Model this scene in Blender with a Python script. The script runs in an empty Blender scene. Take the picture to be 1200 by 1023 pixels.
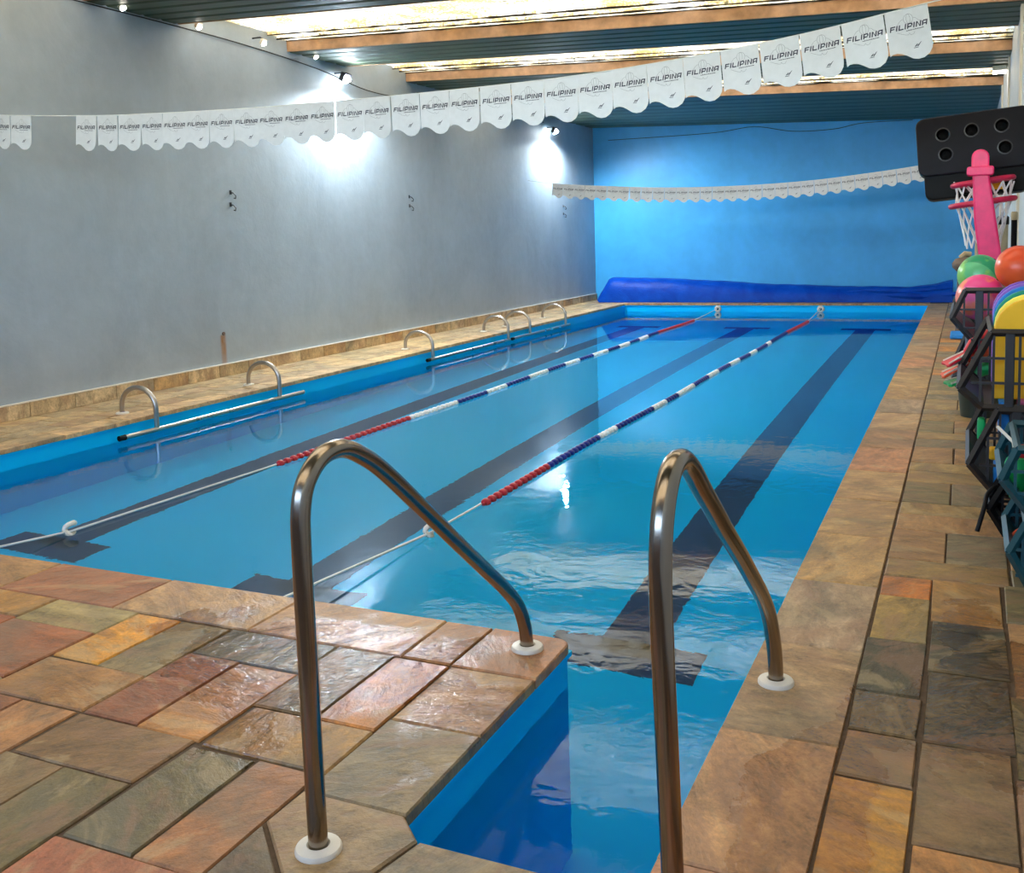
import bpy, bmesh, math, random
from mathutils import Vector, Matrix
random.seed(7)
SC = bpy.context.scene
COL = SC.collection
PI = math.pi

# ------------------------------------------------------------------ camera
cd = bpy.data.cameras.new('camera'); cam = bpy.data.objects.new('camera', cd); COL.objects.link(cam)
right = Vector((0.9102, 0.4138, -0.0188)); fwd = Vector((-0.4137, 0.9063, -0.0867))
CX = None
def set_camera():
    F, PX, PY = 1170., 600., 400.; s = -.030
    def unit(v): v = Vector(v); return v.normalized()
    Y = unit((1135-PX, 261-PY, F)); b = Vector((135-PX, 261-1000*s-PY, F))
    n = Vector((1135-PX, 261-PY, F)).cross(b).normalized()
    if n.y > 0: n = -n
    X = Y.cross(n)
    # rows are the world axes written in camera space (x right, y down, z forward)
    rt = Vector((X.x, Y.x, n.x)); dn = Vector((X.y, Y.y, n.y)); fw = Vector((X.z, Y.z, n.z))
    m = Matrix((rt, -dn, -fw)).transposed().to_4x4(); m.translation = Vector((0, 0, 1.3))
    cam.matrix_world = m
    cd.sensor_fit = 'HORIZONTAL'; cd.sensor_width = 36.; cd.lens = 36.*F/1200.
    cd.shift_x = 0.; cd.shift_y = -(511.5-400.)/1200.
    cd.clip_start = .05; cd.clip_end = 200
set_camera(); SC.camera = cam

# ------------------------------------------------------------------ world, sun, exposure
w = bpy.data.worlds.new('world'); SC.world = w; w.use_nodes = True
nt = w.node_tree; nt.nodes.clear()
sky = nt.nodes.new('ShaderNodeTexSky'); sky.sky_type = 'NISHITA'; sky.sun_disc = False
sky.sun_elevation = math.radians(58); sky.sun_rotation = math.radians(20); sky.dust_density = 1.0
bg = nt.nodes.new('ShaderNodeBackground'); bg.inputs[1].default_value = .85
wo = nt.nodes.new('ShaderNodeOutputWorld')
nt.links.new(sky.outputs[0], bg.inputs[0]); nt.links.new(bg.outputs[0], wo.inputs[0])
sd = bpy.data.lights.new('sun', 'SUN'); sd.energy = 5.0; sd.angle = .02; sd.color = (1, .97, .93)
sun = bpy.data.objects.new('sun', sd); COL.objects.link(sun)
sun.rotation_euler = (math.radians(-28), 0, math.radians(-15))
SC.view_settings.view_transform = 'Standard'; SC.view_settings.look = 'None'
SC.view_settings.gamma = 1; SC.view_settings.use_curve_mapping = False
SC.view_settings.exposure = 2.12
SC.cycles.max_bounces = 12; SC.cycles.diffuse_bounces = 6; SC.cycles.glossy_bounces = 5
SC.cycles.transmission_bounces = 8; SC.cycles.caustics_refractive = True; SC.cycles.caustics_reflective = False

# ------------------------------------------------------------------ materials
def lin(c):
    return tuple((x/12.92 if x <= .04045 else ((x+.055)/1.055)**2.4) for x in (c[0]/255, c[1]/255, c[2]/255))
class NT:
    def __init__(s, name):
        s.m = bpy.data.materials.new(name); s.m.use_nodes = True; s.t = s.m.node_tree; s.t.nodes.clear()
        s.out = s.n('ShaderNodeOutputMaterial')
    def n(s, k, **kw):
        o = s.t.nodes.new(k)
        for a, v in kw.items(): setattr(o, a, v)
        return o
    def l(s, a, b): s.t.links.new(a, b)
    def val(s, node, i, v):
        if hasattr(v, 'links') or hasattr(v, 'is_output'): s.l(v, node.inputs[i])
        else: node.inputs[i].default_value = v
        return node
    def math(s, op, a, b=0., clamp=False):
        o = s.n('ShaderNodeMath', operation=op, use_clamp=clamp); s.val(o, 0, a); s.val(o, 1, b); return o.outputs[0]
    def noise(s, vec, scale, detail=4, rough=.55, dist=0.):
        o = s.n('ShaderNodeTexNoise'); s.l(vec, o.inputs['Vector']); o.inputs['Scale'].default_value = scale
        o.inputs['Detail'].default_value = detail; o.inputs['Roughness'].default_value = rough
        o.inputs['Distortion'].default_value = dist; return o.outputs[0]
    def ramp(s, f, a, b, c0=0., c1=1.):
        o = s.n('ShaderNodeMapRange'); s.val(o, 0, f); o.inputs[1].default_value = a; o.inputs[2].default_value = b
        s.val(o, 3, c0); s.val(o, 4, c1); return o.outputs[0]
    def mix(s, f, a, b, mode='MIX'):
        o = s.n('ShaderNodeMix', data_type='RGBA', blend_type=mode)
        s.val(o, 0, f)
        for i, v in ((6, a), (7, b)):
            if isinstance(v, tuple): o.inputs[i].default_value = (*v[:3], 1)
            else: s.l(v, o.inputs[i])
        return o.outputs[2]
    def bump(s, h, strength, dist):
        o = s.n('ShaderNodeBump'); o.inputs['Strength'].default_value = strength; o.inputs['Distance'].default_value = dist
        s.l(h, o.inputs['Height']); return o.outputs[0]
    def princ(s, color, rough=.5, metal=0., normal=None, spec=.5):
        p = s.n('ShaderNodeBsdfPrincipled')
        if isinstance(color, tuple): p.inputs['Base Color'].default_value = (*color[:3], 1)
        else: s.l(color, p.inputs['Base Color'])
        s.val(p, 'Roughness', rough); s.val(p, 'Metallic', metal); p.inputs['Specular IOR Level'].default_value = spec
        if normal is not None: s.l(normal, p.inputs['Normal'])
        s.l(p.outputs[0], s.out.inputs[0]); return p
    def pos(s): return s.n('ShaderNodeNewGeometry').outputs['Position']
    def xyz(s, v):
        o = s.n('ShaderNodeSeparateXYZ'); s.l(v, o.inputs[0]); return o.outputs
    def vscale(s, v, sc):
        o = s.n('ShaderNodeMapping'); s.l(v, o.inputs[0]); o.inputs['Scale'].default_value = sc; return o.outputs[0]

def plain(name, rgb, rough=.45, metal=0., var=.12, scale=14., bump=0., spec=.5):
    m = NT(name); p = m.pos(); nz = m.noise(p, scale, 5)
    c = lin(rgb); f = m.ramp(nz, .3, .7, 1-var, 1+var)
    col = m.mix(1., c, m.n('ShaderNodeCombineColor').outputs[0], 'MULTIPLY')
    cc = m.t.nodes[-2]
    for n_ in m.t.nodes:
        if n_.bl_idname == 'ShaderNodeCombineColor':
            for i in range(3): m.l(f, n_.inputs[i])
    m.princ(col, rough, metal, m.bump(nz, bump, .01) if bump else None, spec)
    return m.m

def grey3(m, f):
    o = m.n('ShaderNodeCombineColor')
    for i in range(3): m.l(f, o.inputs[i])
    return o.outputs[0]

def stone_material():
    m = NT('riven_stone'); p = m.pos(); oi = m.n('ShaderNodeObjectInfo')
    off = m.math('MULTIPLY', oi.outputs['Random'], 40.)
    cx = m.n('ShaderNodeCombineXYZ'); m.l(off, cx.inputs[0]); m.l(off, cx.inputs[1]); m.l(off, cx.inputs[2])
    va = m.n('ShaderNodeVectorMath', operation='ADD'); m.l(p, va.inputs[0]); m.l(cx.outputs[0], va.inputs[1])
    q = va.outputs[0]
    # random turn of the bedding grain
    vr = m.n('ShaderNodeVectorRotate', rotation_type='Z_AXIS'); m.l(q, vr.inputs['Vector'])
    m.l(m.math('MULTIPLY', oi.outputs['Random'], 6.3), vr.inputs['Angle'])
    g = m.vscale(vr.outputs[0], (1., 1.9, 1.))
    n1 = m.noise(g, 3.4, 7, .6, 1.2); n2 = m.noise(g, 9., 6, .65, .6); n3 = m.noise(q, 55., 4, .6)
    n4 = m.noise(q, 2.1, 3, .5, .8)
    f = m.math('ADD', m.ramp(n1, .3, .7, .62, 1.3), m.ramp(n2, .3, .7, -.24, .2))
    n7 = m.noise(q, 130., 3, .65); f = m.math('ADD', f, m.ramp(n3, .3, .7, -.19, .19)); f = m.math('ADD', f, m.ramp(n7, .3, .7, -.12, .12))
    n8 = m.noise(g, 22., 5, .7, 1.); f = m.math('ADD', f, m.ramp(n8, .32, .68, -.16, .16))
    base = m.mix(1., oi.outputs['Color'], grey3(m, f), 'MULTIPLY')
    base = m.mix(m.ramp(n4, .55, .72, 0., .3), base, lin((166, 124, 84)))
    base = m.mix(m.ramp(n4, .46, .30, 0., .6), base, lin((104, 100, 88)))
    n5 = m.noise(g, 1.7, 6, .62, 2.2)
    base = m.mix(m.ramp(n5, .52, .60, 0., .42), base, lin((148, 112, 92)))
    base = m.mix(m.ramp(n5, .44, .36, 0., .36), base, lin((186, 166, 132)))
    # wet patches: where people climb out by the rails, and thin films elsewhere
    x, y, z = m.xyz(p)
    wn = m.noise(p, 2.6, 4, .5, .5)
    def blob(cx_, cy_, rx, ry):
        a = m.math('POWER', m.math('DIVIDE', m.math('SUBTRACT', x, cx_), rx), 2.)
        b = m.math('POWER', m.math('DIVIDE', m.math('SUBTRACT', y, cy_), ry), 2.)
        return m.ramp(m.math('SQRT', m.math('ADD', a, b)), 0., 1.4, 1., 0.)
    wet = m.math('MAXIMUM', blob(-1.72, 2.42, .9, .62), blob(-.29, 2.05, .2, 1.1))
    wet = m.math('MAXIMUM', wet, blob(.05, 3.0, .3, .7))
    wet = m.ramp(m.math('ADD', wet, m.ramp(wn, .3, .7, -.35, .35)), .42, .56, 0., 1.)
    dark = m.mix(m.math('MULTIPLY', wet, .85), (1., 1., 1.), (.64, .5, .36))
    base = m.mix(1., base, dark, 'MULTIPLY')
    base = m.mix(1., base, (1.03, .985, .85), 'MULTIPLY')
    h = m.math('ADD', m.math('MULTIPLY', n2, 1.), m.math('MULTIPLY', n1, 1.6))
    h = m.math('ADD', h, m.math('MULTIPLY', n3, .3)); h = m.math('ADD', h, m.math('MULTIPLY', n8, .4))
    n6 = m.noise(p, 190., 2, .5); h = m.math('ADD', h, m.math('MULTIPLY', n6, .07))
    rough = m.math('ADD', m.ramp(wet, 0., 1., .5, .13), m.ramp(n3, .3, .7, -.06, .08))
    m.princ(base, rough, 0., m.bump(h, .5, .010), .5)
    return m.m
def water_material():
    m = NT('pool_water'); p = m.pos()
    n1 = m.noise(p, 3.6, 3, .5, .6); n2 = m.noise(p, 15., 3, .5, .5); n0 = m.noise(p, .7, 2, .5)
    h = m.math('ADD', n1, m.math('MULTIPLY', n2, .26))
    amp = m.math('MULTIPLY', m.ramp(n0, .35, .65, .4, 1.), m.ramp(m.xyz(p)[1], 2.5, 9., 1.5, .5))
    h = m.math('MULTIPLY', h, amp)
    nb = m.bump(h, .045, .05)
    fr = m.n('ShaderNodeFresnel'); fr.inputs[0].default_value = 1.27; m.l(nb, fr.inputs['Normal'])
    gl = m.n('ShaderNodeBsdfGlossy'); gl.inputs['Roughness'].default_value = .0; gl.inputs[0].default_value = (.86, .9, .94, 1); m.l(nb, gl.inputs['Normal'])
    rf = m.n('ShaderNodeBsdfRefraction'); rf.inputs['IOR'].default_value = 1.27; rf.inputs['Roughness'].default_value = 0.
    rf.inputs[0].default_value = (.9, .98, 1, 1); m.l(nb, rf.inputs['Normal'])
    mx = m.n('ShaderNodeMixShader'); m.l(fr.outputs[0], mx.inputs[0]); m.l(rf.outputs[0], mx.inputs[1]); m.l(gl.outputs[0], mx.inputs[2])
    m.l(mx.outputs[0], m.out.inputs[0]); return m.m
def wall_material(name, rgb, stain=False, rough=.5):
    m = NT(name); p = m.pos(); x, y, z = m.xyz(p)
    n1 = m.noise(p, 1.1, 6, .6, .6); n2 = m.noise(p, 7., 6, .6); n3 = m.noise(m.vscale(p, (1, 1, .12)), 2.2, 5, .6)
    f = m.math('ADD', m.ramp(n1, .3, .7, .9, 1.08), m.ramp(n2, .3, .7, -.04, .04))
    f = m.math('ADD', f, m.ramp(n3, .3, .7, -.05, .05))
    col = m.mix(1., lin(rgb), grey3(m, f), 'MULTIPLY')
    if stain:
        a = m.ramp(m.math('ABSOLUTE', m.math('SUBTRACT', y, 7.785)), .02, .05, 1., 0.)
        b = m.math('MULTIPLY', m.ramp(z, .40, .425, 1., 0.), m.ramp(z, .1, .3, .45, 1.))
        col = m.mix(m.math('MULTIPLY', m.math('MULTIPLY', a, b), m.ramp(n2, .2, .6, .5, 1.)), col, lin((150, 104, 50)))
    m.princ(col, rough, 0., m.bump(m.math('ADD', n1, m.math('MULTIPLY', n2, .35)), .35, .02), .4)
    return m.m
def skylight_material():
    m = NT('mouldy_fibreglass'); p = m.pos()
    n1 = m.noise(p, 34., 6, .75); n2 = m.noise(p, 2.2, 5, .6); n3 = m.noise(p, 9., 4, .6)
    col = m.mix(m.ramp(n2, .35, .65, 0., 1.), lin((152, 144, 125)), lin((136, 114, 76)))
    sp = m.ramp(m.math('ADD', n1, m.ramp(n2, .35, .65, -.06, .07)), .475, .555, 0., 1.)
    col = m.mix(m.math('MULTIPLY', sp, .92), col, lin((92, 74, 40)))
    sp2 = m.ramp(m.math('ADD', n3, m.ramp(n1, .3, .7, -.08, .08)), .63, .7, 0., 1.)
    col = m.mix(m.math('MULTIPLY', sp2, .85), col, lin((40, 38, 22)))
    tr = m.n('ShaderNodeBsdfTranslucent'); m.l(col, tr.inputs[0])
    df = m.n('ShaderNodeBsdfDiffuse'); m.l(col, df.inputs[0])
    mx = m.n('ShaderNodeMixShader'); mx.inputs[0].default_value = .25
    m.l(tr.outputs[0], mx.inputs[1]); m.l(df.outputs[0], mx.inputs[2]); m.l(mx.outputs[0], m.out.inputs[0]); return m.m
def emit(name, rgb, s):
    m = NT(name); e = m.n('ShaderNodeEmission'); e.inputs[0].default_value = (*rgb, 1); e.inputs[1].default_value = s
    m.l(e.outputs[0], m.out.inputs[0]); return m.m
def metal_material(name, rgb, rough=.22, grime=.5):
    m = NT(name); p = m.pos(); n1 = m.noise(m.vscale(p, (1, 1, .3)), 7., 3, .5)
    col = m.mix(m.ramp(n1, .45, .75, 0., grime), lin(rgb), lin((112, 80, 52)))
    m.princ(col, m.ramp(n1, .3, .7, rough, rough+.07), 1.); return m.m
def cover_material():
    m = NT('pool_cover_plastic'); p = m.pos(); n1 = m.noise(p, 3., 6, .6, .8); vo = m.n('ShaderNodeTexVoronoi'); m.l(p, vo.inputs['Vector']); vo.inputs['Scale'].default_value = 55.
    col = m.mix(m.ramp(n1, .3, .7, 0., 1.), lin((4, 54, 156)), lin((8, 78, 186)))
    m.princ(col, .4, 0., m.bump(m.math('ADD', m.math('MULTIPLY', n1, .8), m.math('MULTIPLY', vo.outputs[0], .12)), .5, .03), .12); return m.m
def liner_material():
    m = NT('pool_liner'); p = m.pos(); n1 = m.noise(p, .8, 4, .55)
    col = m.mix(m.ramp(n1, .3, .7, 0., 1.), lin((0, 190, 255)), lin((4, 197, 255)))
    m.princ(col, .45, 0., None, .12); return m.m
def ball_material(name, cols, scale):
    m = NT(name); p = m.n('ShaderNodeTexCoord').outputs['Object']
    vo = m.n('ShaderNodeTexWave', wave_type='BANDS', bands_direction='DIAGONAL'); m.l(p, vo.inputs[0]); vo.inputs['Scale'].default_value = scale
    col = m.mix(m.ramp(vo.outputs[1], .45, .55, 0., 1.), lin(cols[0]), lin(cols[1]))
    n1 = m.noise(p, 6., 3); col = m.mix(m.ramp(n1, .5, .56, 0., .75), col, lin(cols[2]))
    m.princ(col, .3); return m.m

M = dict(
    stone=stone_material(), grout=plain('sandy_grout', (84, 66, 48), .85, var=.3, scale=40, bump=.4),
    water=water_material(), liner=liner_material(), stripe=plain('navy_stripe', (8, 50, 92), .5, var=.06),
    grey_wall=wall_material('grey_wall_paint', (158, 170, 180), True), blue_wall=wall_material('blue_wall_paint', (66, 166, 226), rough=.42),
    pale_wall=wall_material('pale_wall_paint', (190, 196, 198)),
    teal=plain('teal_sheet', (66, 80, 60), .5, var=.2, scale=5), cement=plain('warm_lit_cement', (186, 146, 112), .8, var=.3, scale=7, bump=.3),  # cement: the skylight's warm tint is put into its colour
    sky=skylight_material(), steel=metal_material('stainless_steel', (150, 138, 124), .17, .05), steel2=metal_material('satin_steel', (176, 172, 166), .26, .12),
    white=plain('white_plastic', (220, 212, 196), .4, var=.06), cover=cover_material(),
    flag=plain('white_flag_vinyl', (206, 208, 212), .4, var=.04, scale=30), ink=plain('navy_ink', (30, 32, 58), .6, var=.05), greyink=plain('grey_ink', (120, 122, 132), .6, var=.05),
    red=plain('red_float_plastic', (176, 34, 44), .35), blue=plain('blue_float_plastic', (18, 36, 128), .35), wfloat=plain('white_float_plastic', (226, 230, 232), .35),
    cable=plain('white_cable', (214, 216, 212), .5), black=plain('black_plastic', (15, 15, 17), .5, spec=.12), dark=plain('dark_brown_plastic', (33, 28, 28), .45, var=.15),
    darkgrey=plain('dark_grey_plastic', (40, 40, 47), .4, var=.15), tealbin=plain('teal_plastic', (8, 66, 76), .4, var=.15),
    pink=plain('hot_pink_plastic', (240, 36, 108), .35), pinkd=plain('crimson_plastic', (196, 28, 72), .4), base=plain('charcoal_base_plastic', (26, 26, 33), .55, var=.1, spec=.15),
    net=plain('white_net_cord', (232, 230, 228), .7), yellow=plain('yellow_foam', (244, 184, 12), .6, var=.05), lemon=plain('pale_yellow_foam', (250, 232, 90), .6),
    green=plain('green_foam', (10, 142, 112), .6), fblue=plain('blue_foam', (20, 128, 208), .6), purple=plain('purple_foam', (124, 74, 176), .6), lilac=plain('lilac_foam', (150, 104, 200), .6),
    pinkfoam=plain('pink_foam', (214, 96, 140), .6), redp=plain('red_rubber', (210, 28, 44), .45), orange=plain('orange_rubber', (232, 92, 52), .45), lgreen=plain('bright_green_plastic', (20, 164, 84), .4),
    beige=plain('beige_tube', (176, 160, 128), .5), brown=plain('brown_pot', (104, 86, 74), .7, var=.2, scale=20), dgreen=plain('dark_green_bucket', (34, 48, 42), .5),
    gball=ball_material('green_ball_rubber', ((40, 156, 104), (92, 190, 130), (150, 214, 96)), 2.6), pball=ball_material('pink_ball_rubber', ((240, 70, 140), (246, 110, 176), (248, 150, 90)), 1.6),
    oball=ball_material('orange_ball_rubber', ((226, 74, 30), (232, 86, 40), (236, 98, 52)), 1.2),
    lamp=emit('lamp_glow', (.86, .95, 1.), 160.), lampw=emit('small_lamp_glow', (1., .93, .82), 9.), moss=plain('dark_moss', (38, 32, 20), .9, var=.4, scale=20), wire=plain('black_wire', (20, 20, 22), .6), hookm=plain('dark_iron', (50, 52, 56), .5, .6),
)

# ------------------------------------------------------------------ mesh helpers
class MB:
    def __init__(s): s.v = []; s.f = []
    def add(s, v, f):
        o = len(s.v); s.v += [tuple(p) for p in v]; s.f += [tuple(i+o for i in q) for q in f]; return s
    def box(s, a, b):
        (x0, y0, z0), (x1, y1, z1) = a, b
        return s.add([(x0, y0, z0), (x1, y0, z0), (x1, y1, z0), (x0, y1, z0), (x0, y0, z1), (x1, y0, z1), (x1, y1, z1), (x0, y1, z1)],
                     [(0, 3, 2, 1), (4, 5, 6, 7), (0, 1, 5, 4), (1, 2, 6, 5), (2, 3, 7, 6), (3, 0, 4, 7)])
    def prism(s, poly, axis, a, b):
        n = len(poly)
        def P(p, t): return (t, p[0], p[1]) if axis == 'x' else (p[0], t, p[1]) if axis == 'y' else (p[0], p[1], t)
        return s.add([P(p, a) for p in poly]+[P(p, b) for p in poly],
                     [tuple(range(n)), tuple(range(2*n-1, n-1, -1))]+[(i, i+n, (i+1) % n+n, (i+1) % n) for i in range(n)])
    def tube(s, pts, r, seg=8, caps=True, closed=False):
        pts = [Vector(p) for p in pts]; n = len(pts); vs = []; fs = []; u = None
        for i, p in enumerate(pts):
            if closed: t = pts[(i+1) % n]-pts[i-1]
            else: t = pts[min(i+1, n-1)]-pts[max(i-1, 0)]
            t.normalize()
            if u is None:
                u = t.cross(Vector((0, 0, 1)) if abs(t.z) < .9 else Vector((1, 0, 0))).normalized()
            else: u = (u-t*u.dot(t)).normalized()
            w_ = t.cross(u); rr = r[i] if isinstance(r, (list, tuple)) else r
            for k in range(seg):
                a = 2*PI*k/seg; vs.append(p+(u*math.cos(a)+w_*math.sin(a))*rr)
        m = n if closed else n-1
        for i in range(m):
            for k in range(seg):
                j = (i+1) % n; fs.append((i*seg+k, i*seg+(k+1) % seg, j*seg+(k+1) % seg, j*seg+k))
        if caps and not closed: fs += [tuple(range(seg-1, -1, -1)), tuple((n-1)*seg+k for k in range(seg))]
        return s.add(vs, fs)
    def lathe(s, prof, seg=20, c=(0, 0, 0), caps=True):
        vs = []; fs = []; n = len(prof)
        for r, z in prof:
            for k in range(seg):
                a = 2*PI*k/seg; vs.append((c[0]+r*math.cos(a), c[1]+r*math.sin(a), c[2]+z))
        for i in range(n-1):
            for k in range(seg): fs.append((i*seg+k, i*seg+(k+1) % seg, (i+1)*seg+(k+1) % seg, (i+1)*seg+k))
        if caps: fs += [tuple(range(seg-1, -1, -1)), tuple((n-1)*seg+k for k in range(seg))]
        return s.add(vs, fs)
    def mesh(s, name, mat, smooth=False):
        me = bpy.data.meshes.new(name); me.from_pydata(s.v, [], s.f); me.update()
        if mat is not None: me.materials.append(mat)
        if smooth: me.polygons.foreach_set('use_smooth', [True]*len(me.polygons)); me.set_sharp_from_angle(angle=math.radians(42))
        return me
    def build(s, name, mat, parent=None, loc=(0, 0, 0), smooth=False, bevel=0.):
        return link(name, s.mesh(name, mat, smooth), parent, loc, bevel)
def link(name, me, parent=None, loc=(0, 0, 0), bevel=0.):
    o = bpy.data.objects.new(name, me); COL.objects.link(o); o.location = loc
    if parent: o.parent = parent
    if bevel:
        b = o.modifiers.new('bevel', 'BEVEL'); b.width = bevel; b.segments = 2; b.limit_method = 'ANGLE'
    return o
def tag(o, label, cat, group=None, kind=None):
    if label: o['label'] = label
    if cat: o['category'] = cat
    if group: o['group'] = group
    if kind: o['kind'] = kind
    return o
def thing(name, label, cat, loc=(0, 0, 0), group=None):
    o = bpy.data.objects.new(name, None); o.empty_display_size = .1; COL.objects.link(o); o.location = loc
    return tag(o, label, cat, group)
def smooth_path(pts, sub=6):
    P_ = [Vector(p) for p in pts]; out = []
    for i in range(len(P_)-1):
        a, b, c, d = P_[max(i-1, 0)], P_[i], P_[i+1], P_[min(i+2, len(P_)-1)]
        for k in range(sub):
            t = k/sub; t2 = t*t; t3 = t2*t
            out.append(.5*((2*b)+(c-a)*t+(2*a-5*b+4*c-d)*t2+(3*b-a-3*c+d)*t3))
    return out+[P_[-1]]

# ------------------------------------------------------------------ setting
WL, WR, YB, YF = -6.72, .375, 18.75, -3.0
PXL, PXR, PYF, PYB = -5.80, -.555, 2.875, 17.72
ZW = -.15; DEPTH = -1.15
def roof_z(x): return 3.35-.045*(x-WL)

fl = MB()
for a in (((WL, YF, -1.3), (PXL-.012, YB, -.008)), ((PXR+.012, YF, -1.3), (WR, YB, -.008)), ((PXL-.012, PYB+.012, -1.3), (PXR+.012, YB, -.008)),
          ((PXL-.012, YF, -1.3), (-1.18, PYF-.012, -.008)), ((-1.18, YF, -1.3), (PXR+.012, 1.735, -.008))): fl.box(*a)
floor = tag(fl.build('floor', M['grout']), 'stone paved pool deck around the blue pool', 'floor', kind='structure')

TILE_N = [0]
def tile(poly, col, parent=floor, name='stone_tile', zt=0., thick=.032, gap=.003, jit=.0025):
    n = len(poly); c = (sum(p[0] for p in poly)/n, sum(p[1] for p in poly)/n)
    rnd = random.Random(TILE_N[0]); TILE_N[0] += 1
    zt += rnd.uniform(-.0015, .0015)
    pts = []
    for i, p in enumerate(poly):                      # inset every corner by the joint
        a = Vector(poly[i-1]); b = Vector(p); d = Vector(poly[(i+1) % n])
        e1 = (b-a).normalized(); e2 = (d-b).normalized(); nn = Vector((-e1.y, e1.x))+Vector((-e2.y, e2.x))
        k = nn.length
        nn = nn/k if k > 1e-6 else nn
        sgn = 1 if nn.dot(Vector(c)-b) > 0 else -1
        pts.append(b+nn*sgn*gap*1.3+Vector((rnd.uniform(-jit, jit), rnd.uniform(-jit, jit))))
    ins = [p+(Vector(c)-p).normalized()*.006 for p in pts]
    v = [(p.x-c[0], p.y-c[1], zt) for p in ins]+[(p.x-c[0], p.y-c[1], zt-.005) for p in pts]+[(p.x-c[0], p.y-c[1], zt-thick) for p in pts]
    area = sum(poly[i-1][0]*poly[i][1]-poly[i][0]*poly[i-1][1] for i in range(n))
    f = [tuple(range(n))]
    for i in range(n):
        j = (i+1) % n; f += [(i, i+n, j+n, j), (i+n, i+2*n, j+2*n, j+n)]
    if area < 0: f = [tuple(reversed(q)) for q in f]
    me = bpy.data.meshes.new(name); me.from_pydata(v, [], f); me.materials.append(M['stone'])
    o = link(name, me, parent, (c[0], c[1], 0)); k = rnd.uniform(.9, 1.1); cl = tuple(1.26*v**1.2 for v in lin(col)); k *= .90 if name == 'coping_stone' else .76; o.color = (cl[0]*k, cl[1]*k, cl[2]*k, 1)
    return o
def rect(x0, x1, y0, y1, col, **k): return tile([(x0, y0), (x1, y0), (x1, y1), (x0, y1)], col, **k)
SAND = (176, 142, 104); GREY = (150, 138, 116); OCH = (206, 150, 78); OLV = (140, 130, 98); RED = (164, 108, 76); TAUP = (160, 128, 102); YEL = (214, 160, 74); DRK = (112, 106, 88); PNK = (168, 120, 92)
PAL = [SAND, GREY, OLV, TAUP, PNK, SAND, (184, 150, 106)]
# coping along the pool front, left to right
cx = [-5.8, -5.2, -4.6, -4.02, -3.42, -2.82, -2.205, -1.60, -1.425]
cc = [SAND, PNK, SAND, SAND, PNK, (176, 146, 112), SAND, (170, 130, 92), PNK]
for i in range(len(cx)-1): rect(cx[i], cx[i+1], 2.585, PYF+.021, cc[i], name='coping_stone', gap=.0025, jit=.001)
arc = [(-1.189+.05*math.cos(t), 2.846+.05*math.sin(t)) for t in (0, PI/8, PI/4, 3*PI/8, PI/2)]
tile([(-1.425, 2.585), (-1.139, 2.585)]+arc+[(-1.425, PYF+.021)], (176, 132, 98), name='coping_stone', gap=.0025, jit=0)
# field left of the rails
F = [(-3.08, -2.68, 2.38, 2.58, (172, 156, 116)), (-3.5, -3.085, 2.40, 2.58, (190, 150, 96)), (-3.95, -3.5, 2.40, 2.58, SAND), (-2.68, -2.475, 2.20, 2.575, YEL), (-2.475, -2.26, 2.18, 2.575, (156, 140, 108)),
     (-2.26, -1.83, 2.37, 2.58, DRK), (-3.08, -2.68, 2.02, 2.38, (170, 116, 84)), (-3.5, -3.08, 2.0, 2.40, (176, 118, 84)), (-3.95, -3.5, 2.0, 2.4, OLV), (-2.68, -2.265, 1.945, 2.19, (176, 136, 92)), (-3.1, -2.68, 1.945, 2.02, GREY),
     (-2.26, -2.055, 1.94, 2.37, RED), (-2.055, -1.828, 1.93, 2.365, (186, 138, 84)), (-1.828, -1.615, 2.15, 2.58, (128, 112, 88)), (-1.615, -1.42, 1.925+.22, 2.575, (198, 140, 80)),
     (-1.815, -1.42, 1.92, 2.145, (178, 142, 88)), (-2.265, -1.84, 1.707, 1.935, (150, 122, 90)), (-2.06, -1.84, 1.34, 1.705, (132, 120, 88)), (-2.275, -2.06, 1.34, 1.707, (140, 122, 96)),
     (-2.49, -2.275, 1.5, 1.94, (178, 136, 98)), (-2.7, -2.49, 1.5, 1.94, PNK), (-3.1, -2.7, 1.5, 1.94, SAND), (-1.828, -1.622, 1.487, 1.91, (122, 112, 84)), (-1.616, -1.432, 1.483, 1.915, (178, 130, 92)),
     (-1.84, -1.43, 1.27, 1.48, (180, 122, 98)), (-2.275, -1.84, 1.1, 1.34, OLV), (-2.7, -2.275, 1.1, 1.5, SAND), (-1.84, -1.43, .85, 1.27, GREY), (-3.1, -2.7, 1.1, 1.5, GREY)]
for x0, x1, y0, y1, c in F: rect(x0, x1, y0, y1, c)
x = -6.69; k = 0                                 # the field goes on to the left, out of the photograph
while x < -3.96:
    x1 = -3.955 if x > -4.5 else x+.42
    y = 2.58-.14*(k % 2)
    if k % 2: rect(x, x1, 2.44, 2.58, random.choice(PAL))
    while y > .7: rect(x, x1, y-.24, y, random.choice(PAL)); y -= .24
    x = x1; k += 1
for x0, x1, y0, y1 in ((-3.95, -3.5, 1.5, 2.0), (-3.5, -3.1, 1.5, 2.0), (-3.95, -3.5, 1.1, 1.5), (-3.5, -3.1, 1.1, 1.5), (-2.7, -2.275, .7, 1.1), (-3.1, -2.7, .7, 1.1), (-3.5, -3.1, .7, 1.1), (-3.95, -3.5, .7, 1.1), (-2.275, -1.84, .7, 1.1), (-1.43, -1.1, .85, 1.27), (-1.1, -.575, .85, 1.27), (-1.1, -.575, 1.27, 1.455), (-.574, -.274, .7, 1.295), (-.272, -.094, 1.3, 1.845), (-.092, .118, 1.2, 1.695), (.12, WR-.01, 1.5, 2.1)):
    rect(x0, x1, y0, y1, random.choice(PAL))
rect(-1.42, -1.139, 2.222, 2.58, (176, 144, 100), name='coping_stone', gap=.0025)
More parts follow.
